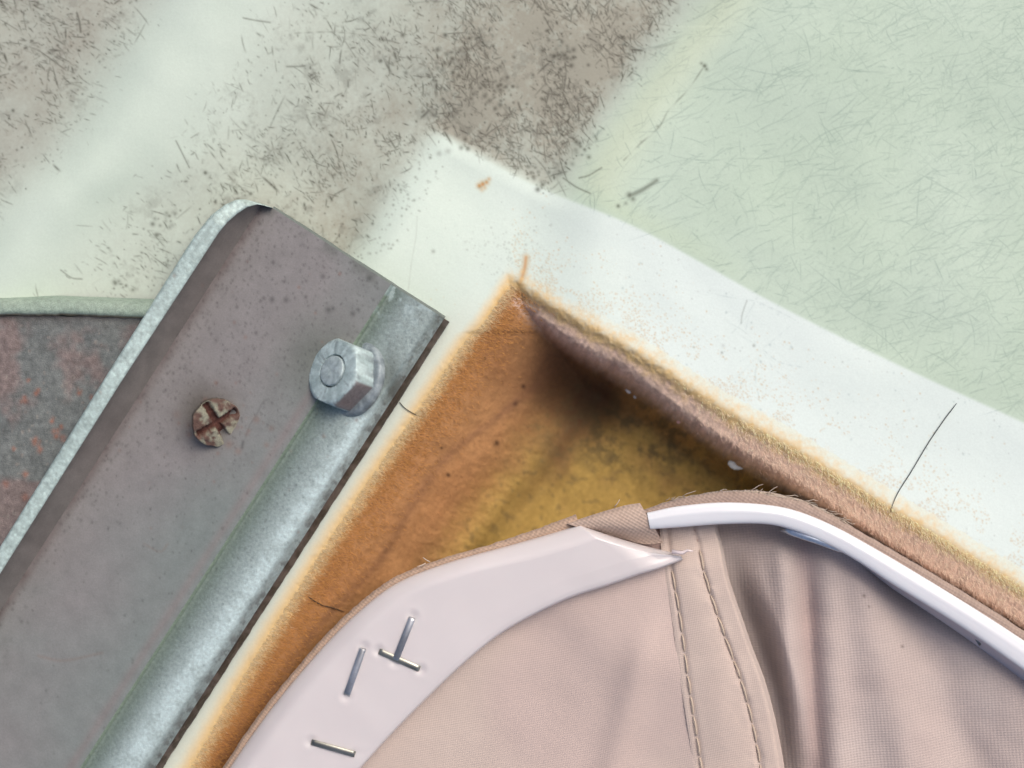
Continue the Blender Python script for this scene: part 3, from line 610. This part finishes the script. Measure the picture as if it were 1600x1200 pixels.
# torn burr at the tip
bp = P([1050, 1066, 1074, 1083], [862, 864, 860, 861], [7.2, 7.1, 7.3, 7.6]); V, F = tube(bp, [.35, .3, .2, .08], 6); mk('burr', V, F, M_plast, strip1, np.tile((.72, .62, .62), (len(V), 1)))
def staple(a, b, z, parent, wpx=7.5, tone=(.62, .64, .66), h=.35, turn=0):
    a = np.array(a, float); b = np.array(b, float); d = (b-a)/np.linalg.norm(b-a); s_ = np.array((-d[1], d[0])); L_ = np.linalg.norm(b-a)
    xs = [0, 1.2, 3.5, 7, L_/2, L_-7, L_-3.5, L_-1.2, L_]; zs = [-1.2, -.15, h*.75, h, h*1.1, h, h*.75, -.15, -1.2]
    wpx = wpx*1.35; cs = [(-.5, -.25), (-.5, .0), (-.38, .09), (0, .14), (.38, .09), (.5, .0), (.5, -.25)]
    V = np.array([[P(*(a+d*x_+s_*wpx*c_), z+z_+dz) for c_, dz in cs] for x_, z_ in zip(xs, zs)]); C = mottle(V.reshape(-1, 3), tone, tuple(t*.55 for t in tone), 6, 150)
    return mk('staple', V.reshape(-1, 3), gridF(len(xs), len(cs), flip=False), M_steel, parent, C, loc=tuple(P(*((a+b)/2), z)), sharp=50)
zt1 = Z1+2.58
st = [staple((645, 963), (617, 1034), zt1, strip1), staple((591, 1017), (657, 1046), zt1, strip1, 7, (.36, .36, .31), .2), staple((568, 1011), (541, 1088), zt1, strip1), staple((485, 1159), (556, 1179), zt1, strip1, 7, (.34, .34, .30), .15)]
# second strip, standing on edge
pr = [((1011, 801), (1016, 827)), ((1060, 791), (1062, 824)), ((1130, 785), (1130, 819)), ((1200, 789), (1196, 819)), ((1250, 800), (1240, 829)), ((1305, 823), (1290, 850)), ((1360, 853), (1338, 876)), ((1420, 888), (1396, 914)), ((1515, 946), (1490, 972)), ((1600, 1001), (1575, 1030)), ((1750, 1103), (1722, 1136)), ((1950, 1240), (1922, 1272))]
o3 = catmull([p[0] for p in pr], 14); i3 = catmull([p[1] for p in pr], 14); m = len(o3); Z2 = 7.5
prof = [('a', -1, -5), ('a', 0, 0), ('a', 1.0, .22), ('a', 2.5, .34), ('a', 7, .42), ('f', .35, .5), ('f', .42, .56), ('f', .5, .52), ('f', .62, .5), ('b', 7, .42), ('b', 3, .3), ('b', 1, .1), ('b', 0, -.3), ('b', 0, -1.2)]
R = ribbon(o3, i3, prof, Z2)
strip2 = thing('plastic_strip', 'narrow glossy white plastic strip curving along the right edge with a square end', 'plastic strip', tuple(P(1300, 850, Z2)), 'white plastic strips along the cloth')
Cs = np.tile(np.array((.72, .735, .77)), (R.shape[0]*R.shape[1], 1)); V = rib_mesh(R); F = [f for f in gridF(m, len(prof))]
F.append(np.arange(len(prof))[::-1]); mk('strip_body', V, F, M_plast, strip2, Cs, sharp=60)
wd = np.interp(i3[:, 0], [1300, 1345, 1400, 1500, 1600, 1900], [1, 3, 8, 12, 15, 16])[:, None]
dn = (i3-o3)/np.linalg.norm(i3-o3, axis=1)[:, None]
k0 = np.where(i3[:, 0] > 1296)[0][0]
rr = [np.concatenate([(i3-dn*2+dn*wd*f_)[k0:], (Z2-.3-4.5*f_+0*wd)[k0:]], 1) for f_ in np.linspace(0, 1, 7)]
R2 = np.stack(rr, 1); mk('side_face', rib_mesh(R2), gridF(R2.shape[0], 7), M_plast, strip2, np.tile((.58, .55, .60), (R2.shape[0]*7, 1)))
sh = np.array([P(u_, v_, z_) for u_, v_, z_ in ((1220, 826, 5.6), (1240, 832, 6.6), (1275, 843, 7.2), (1310, 856, 7.0), (1332, 865, 5.6))]); V, F = tube(sh, [.4, .6, .65, .6, .3], 8, .7)
mk('staple', V, F, M_steel, strip2, np.tile((.55, .62, .72), (len(V), 1)), loc=tuple(P(1275, 845, 6)))
staple((1358, 872), (1376, 896), Z2-2.2, strip2, 8, (.26, .26, .26), .2)
staple((1516, 976), (1536, 1006), Z2-2.6, strip2, 10, (.28, .28, .27), .2)
staple((1374, 893), (1372, 894.5), Z2-4, strip2, 5, (.3, .3, .3), .1) if False else None
# ------------------------------------------------------------------ upholstery cloth
cover = thing('upholstery_cover', 'pinkish beige fabric cover with a double stitched hem and folds beneath the white strips', 'fabric cover', tuple(P(1000, 1050, 4)))
hemE = fx_of([(1112, 700), (1120, 815), (1128, 850), (1138, 900), (1154, 950), (1173, 1005), (1195, 1065), (1211, 1125), (1225, 1200), (1238, 1300), (1250, 1400)])
hemL = fx_of([(1020, 700), (1032, 840), (1038, 895), (1050, 965), (1059, 1035), (1070, 1110), (1082, 1190), (1095, 1300), (1105, 1400)])
oy = fy_of([tuple(p) for p in outer[::6]]+[(1064, 867), (1100, 840), (1140, 800)])
ZF = 5.4
def zleft(u, v):
    z = ZF+(fbm(u, v, 240, 160, 2)-.5)*2.2
    z += 1.1*np.exp(-(((u-1010)*.96+(v-1000)*.25)/26)**2)*sst(v, 920, 1080)
    z += .55*np.sin(((u-920)*.55-(v-930)*.84)/46+fbm(u, v, 200, 161, 2)*5)*sst(u, 700, 860)*np.exp(-((v-1000)/130)**2)
    z -= 1.0*sst(-v, -930, -860)*sst(u, 1000, 1060)
    return z
U, Vv = np.meshgrid(np.arange(380, 1250, 3.0), np.arange(815, 1420, 3.0))
ok = quadavg((Vv > oy(U)+14) & (U < hemE(Vv)-10) & (U > 560-(Vv-1100)*.9)) > .9
z_ = zleft(U, Vv)-2.2*sst(U-hemL(Vv), 3, 18)
V, F, C = compact(P(U, Vv, z_).reshape(-1, 3), gridF(*U.shape, ok), mix((.53, .425, .385), (.55, .455, .40), sst(fbm(U, Vv, 220, 162, 2)+(Vv-1000)*.001, .35, .7)).reshape(-1, 3))
mk('front_cloth', V, F, M_cloth, cover, C)
vh = np.arange(820, 1420, 2.5); ws = np.concatenate([[0, .01, .04, .08], np.linspace(.12, .88, 26), [.91, .94, .965, .985, 1.0, 1.005]])
W, VH = np.meshgrid(ws, vh); pl = (fbm(VH*.9, W*30, 20, 165, 3)-.5)
lw = hemE(VH)-hemL(VH); off = W*lw; sA, sB = 12.0, lw-37
UH = hemL(VH)+off+pl*1.0
zz = zleft(hemL(VH), VH)*.6+ZF*.4+.02+.30*sst(off, 0, 8)+.35*np.sin(np.clip((off-sA)/(sB-sA), 0, 1)*math.pi)-.5*np.exp(-((off-sA)/3.2)**2)-.5*np.exp(-((off-sB)/3.4)**2)
zz += (fbm(UH, VH, 22, 166, 3)-.5)*.35*np.exp(-((off-sB)/14)**2)*2+(fbm(UH, VH, 80, 167, 2)-.5)*.8
zz -= 3.2*sst(W, .93, 1.004)**2+.8*sst(lw-off, 0, 10)*0
zz -= 1.4*sst(-VH, -890, -840)
C = mix((.52, .42, .37), (.55, .455, .40), fbm(UH, VH, 60, 168, 2))
hem = mk('hem', P(UH, VH, zz).reshape(-1, 3), gridF(len(vh), len(ws)), M_cloth, cover, C.reshape(-1, 3))
def hem_z(u, v):
    i = int(np.clip((v-820)/2.5, 0, len(vh)-1)); j = int(np.argmin(np.abs(UH[i]-u))); return zz[i, j]
for which in (0, 1):
    parts = []; v = 860 if which else 893; q = 0
    while v < 1400:
        lw_ = float(hemE(v)-hemL(v)); u0 = float(hemL(v))+(12 if which == 0 else lw_-37); L_ = random.uniform(27, 33)
        v1 = v+L_; lw2 = float(hemE(v1)-hemL(v1)); u1 = float(hemL(v1))+(12 if which == 0 else lw2-37)
        pp = []
        for s_ in np.linspace(0, 1, 7):
            uu = u0+(u1-u0)*s_+1.2*math.sin(s_*math.pi); vv_ = v+L_*s_; h_ = hem_z(uu, vv_)
            pp.append(P(uu, vv_, max(h_, hem_z(uu+3, vv_)-.1, hem_z(uu-3, vv_)-.1)+.06+.22*math.sin(s_*math.pi)**.5-.12))
        parts.append(tube(pp, [.09, .13, .14, .14, .14, .13, .09], 6)); v = v1+3.5
    V, F, _ = join(parts); mk('stitching', V, F, M_thread, hem, np.tile((.56, .46, .36), (len(V), 1)))
# right hand cloth with hanging folds
o3y = fy_of([tuple(p) for p in i3[::7]])
U, Vv = np.meshgrid(np.arange(1060, 1960, 2.5), np.arange(800, 1420, 2.5))
d = U-hemE(Vv)
lean = (Vv-850)*.055
s_ = U-lean
zr = 2.2+1.5*np.exp(-((s_-1222)/19)**2)*sst(Vv, 800, 900)-1.3*np.exp(-((s_-1257)/15)**2)*sst(Vv, 830, 960)+.9*np.exp(-((s_-1292)/22)**2)
zr += 1.5*np.exp(-((s_-(1350+(Vv-950)*.22))/42)**2)-1.3*np.exp(-((s_-(1425+(Vv-950)*.3))/40)**2)+1.0*np.exp(-((s_-(1530+(Vv-950)*.35))/50)**2)
zr += (fbm(U, Vv, 120, 170, 3)-.5)*1.6
zr -= 4.6*(1-sst(d, 8, 55))*sst(Vv, 830, 1000)+2.2*(1-sst(U, 1130, 1215))
zr -= .9*sst(-(Vv-o3y(U)), -40, 0)
ok = quadavg((Vv > o3y(U)-14)) > .9
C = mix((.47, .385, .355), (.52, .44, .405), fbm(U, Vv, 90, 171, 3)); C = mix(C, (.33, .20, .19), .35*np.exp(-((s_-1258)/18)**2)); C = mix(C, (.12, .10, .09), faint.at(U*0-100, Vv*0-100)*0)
for (a, b_, r_) in ((1350, 931, 2.6), (1410, 1010, 2.4), (1358, 948, 1.8)): C = mix(C, (.12, .09, .08), .8*np.exp(-((U-a)**2+(Vv-b_)**2)/r_**2))
V, F, C = compact(P(U, Vv, zr).reshape(-1, 3), gridF(*U.shape, ok), C.reshape(-1, 3)); mk('back_cloth', V, F, M_cloth2, cover, C)
# cloth edging that shows beyond each strip
def edging(name, cur, wpx, z, col, mat, over=10):
    cur = np.array(cur); tn = np.gradient(cur, axis=0); tn /= np.linalg.norm(tn, axis=1)[:, None]; nm = np.stack([tn[:, 1], -tn[:, 0]], -1)   # upwards
    wp = np.broadcast_to(wpx, (len(cur),))[:, None]; jit = ((fbm(np.arange(len(cur))*3.0, np.zeros(len(cur)), 9, 175, 3)-.5)*2.0)[:, None]
    R = []
    for f_, dz in ((-1, .2), (0, .4), (.3, .55), (.6, .45), (.85, .1), (1.0, -.5), (1.04, -1.6), (1.05, -6)):
        off = wp*f_+jit*(f_ > .5) if f_ >= 0 else -over+0*wp
        R.append(np.concatenate([cur+nm*off, (np.broadcast_to(z, (len(cur),))+dz)[:, None]], 1))
    R = np.stack(R, 1); C = mix(col, tuple(c*.8 for c in col), fbm(R[..., 0], R[..., 1], 12, 176, 3)).reshape(-1, 3)
    return mk(name, rib_mesh(R), gridF(R.shape[0], R.shape[1], flip=True), mat, cover, C)
wv = np.interp(o1[:, 0], [300, 600, 760, 900], [9, 9, 8, 16])
edging('edging', o1, wv, 5.6, (.50, .36, .27), M_band, 6)
e2 = catmull([(1003, 806), (1060, 792), (1130, 786), (1200, 790), (1250, 801), (1305, 824), (1360, 854), (1420, 889), (1515, 947), (1600, 1002), (1750, 1104), (1950, 1241)], 14)
edging('edging', e2, np.interp(e2[:, 0], [1000, 1060, 1130, 1250, 1320, 1600], [7, 12, 18, 17, 12, 13]), 6.6, (.40, .30, .25), M_band, 8)
e3 = catmull([(1050, 783), (1100, 776), (1150, 772), (1200, 774), (1250, 786), (1300, 807), (1350, 836)], 14)
edging('edging', e3, np.interp(e3[:, 0], [1050, 1120, 1250, 1350], [2, 6, 5, 1]), 5.0, (.46, .38, .31), M_band, 8)
# folded corner between the two strips
qa = catmull([(885, 818), (930, 803), (975, 790), (1000, 786)], 12); qb = catmull([(915, 828), (960, 838), (1005, 850), (1036, 848)], 12)
ww = np.linspace(0, 1, 24); G = qa[:, None]*(1-ww[None, :, None])+qb[:, None]*ww[None, :, None]
zg = 6.9+.9*np.sin(ww*math.pi*1.2)[None]*sst(np.arange(len(qa)), 0, 18)[:, None]-1.5*sst(ww, .55, 1)[None]-2*(1-sst(ww, -.1, .12))[None]
C = mix((.50, .39, .32), (.44, .33, .27), fbm(G[..., 0], G[..., 1], 18, 180, 3)).reshape(-1, 3)
mk('folded_corner', P(G[..., 0], G[..., 1], zg+0*G[..., 0]).reshape(-1, 3), gridF(len(qa), 24), M_band, cover, C)
qa = catmull([(1000, 786), (1010, 800), (1016, 815)], 8); qb = catmull([(985, 800), (1000, 822), (1036, 850)], 8)
# cloth behind the gap under the strips' ends
U, Vv = np.meshgrid(np.arange(930, 1180, 4.0), np.arange(796, 920, 4.0)); zz2 = 3.6+(fbm(U, Vv, 40, 181, 3)-.5)*1.6-sst(-Vv, -830, -800)*2
ok = quadavg((Vv > np.interp(U, [930, 1000, 1100, 1180], [826, 812, 796, 800])) & (U < hemE(Vv)-8)) > .9
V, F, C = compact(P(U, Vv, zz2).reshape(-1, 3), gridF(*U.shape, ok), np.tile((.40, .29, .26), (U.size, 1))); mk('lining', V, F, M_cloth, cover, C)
# frayed threads
parts = []
for i in range(46):
    u0 = random.uniform(1030, 1330); b0 = float(np.interp(u0, e3[:, 0], e3[:, 1]))-random.uniform(0, 6); a = random.uniform(-.5, .35)+(.45 if u0 > 1230 else 0); l = random.uniform(6, 24)
    pp = [P(u0+l*t*math.cos(a)+random.uniform(-1, 1), b0+l*t*math.sin(a)-4*t*random.random(), 5.8+t*.6) for t in (0, .35, .7, 1)]
    parts.append(tube(pp, [.05, .06, .05, .03], 4))
for (p0, l, a) in (((665, 880), 16, 2.6), ((672, 878), 12, 3.5), ((960, 792), 12, -.8), ((1146, 774), 30, .1), ((1195, 772), 34, .25)):
    pp = [P(p0[0]+l*t*math.cos(a), p0[1]+l*t*math.sin(a)-3*t*t, 6.2+t*.5) for t in (0, .35, .7, 1)]; parts.append(tube(pp, [.08, .08, .07, .04], 5))
V, F, _ = join(parts); o = mk('frayed_threads', V, F, M_thread, cover, np.tile((.58, .50, .42), (len(V), 1))); o['kind'] = 'stuff'
# ------------------------------------------------------------------ loose hairs and flakes
def hair(pts, r, label, group=None, col=(.03, .03, .03), z=None):
    c = catmull(pts, 8); zz_ = shell_z(c[:, 0], c[:, 1])+.18 if z is None else np.full(len(c), z); p = P(c[:, 0], c[:, 1], zz_)
    n_ = len(c); rad_ = r*np.interp(np.linspace(0, 1, n_), [0, .1, .8, 1], [.5, 1, .9, .35]); V, F = tube(p, rad_, 6)
    return tag(mk('hair', V, F, M_hair, None, np.tile(col, (len(V), 1)), loc=tuple(p[n_//2])), label, 'hair', 'loose dark hairs')
hair([(1495, 630), (1476, 655), (1452, 690), (1425, 735), (1402, 772), (1390, 802)], .075, 'long straight dark hair lying across the white rim')
hair([(481, 932), (500, 944), (520, 950), (538, 956)], .10, 'thin dark hair on the orange wall beside the stapled strip', col=(.06, .04, .03))
hair([(624, 628), (632, 637), (644, 645), (656, 651)], .07, 'tiny dark hair across the cream edge below the nut', col=(.06, .05, .04))
def flake(name, u, v, r, sx, ang_, label, col, zoff=.3):
    z = float(shell_z(np.array([float(u)]), np.array([float(v)]))[0])+zoff; c = P(u, v, z); V = []; k_ = 9
    for h_, rs in ((-.25, .8), (0, 1), (.3, .7)):
        for i in range(k_):
            t = 2*math.pi*i/k_; q_ = r*rs*random.uniform(.75, 1.15); x1, y1 = q_*sx*math.cos(t), q_*math.sin(t)
            V.append(c+np.array((x1*math.cos(ang_)-y1*math.sin(ang_), x1*math.sin(ang_)+y1*math.cos(ang_), h_*r)))
    F = [[a_*k_+i, a_*k_+(i+1) % k_, (a_+1)*k_+(i+1) % k_, (a_+1)*k_+i] for a_ in (0, 1) for i in range(k_)]+[[2*k_+i for i in range(k_)]]
    tag(mk(name, V, F, M_chip, None, np.tile(col, (len(V), 1)), loc=tuple(c), smooth=False), label, 'flake', 'pale crumbs in the recess')
flake('flake', 1148, 727, .85, 1.5, -.4, 'white flake lying in the recess just above the narrow strip', (.72, .76, .74), .6)
flake('flake', 982, 611, .38, 1.4, -.6, 'small white crumb at the foot of the pinkish opening wall', (.75, .72, .68))
flake('flake', 992, 620, .30, 1.1, .2, 'grey white crumb just below a slightly larger white crumb', (.6, .6, .58))
flake('flake', 1060, 659, .32, 1.2, .2, 'tiny pink crumb on the wall edge between the white crumbs and white flake', (.62, .36, .30))
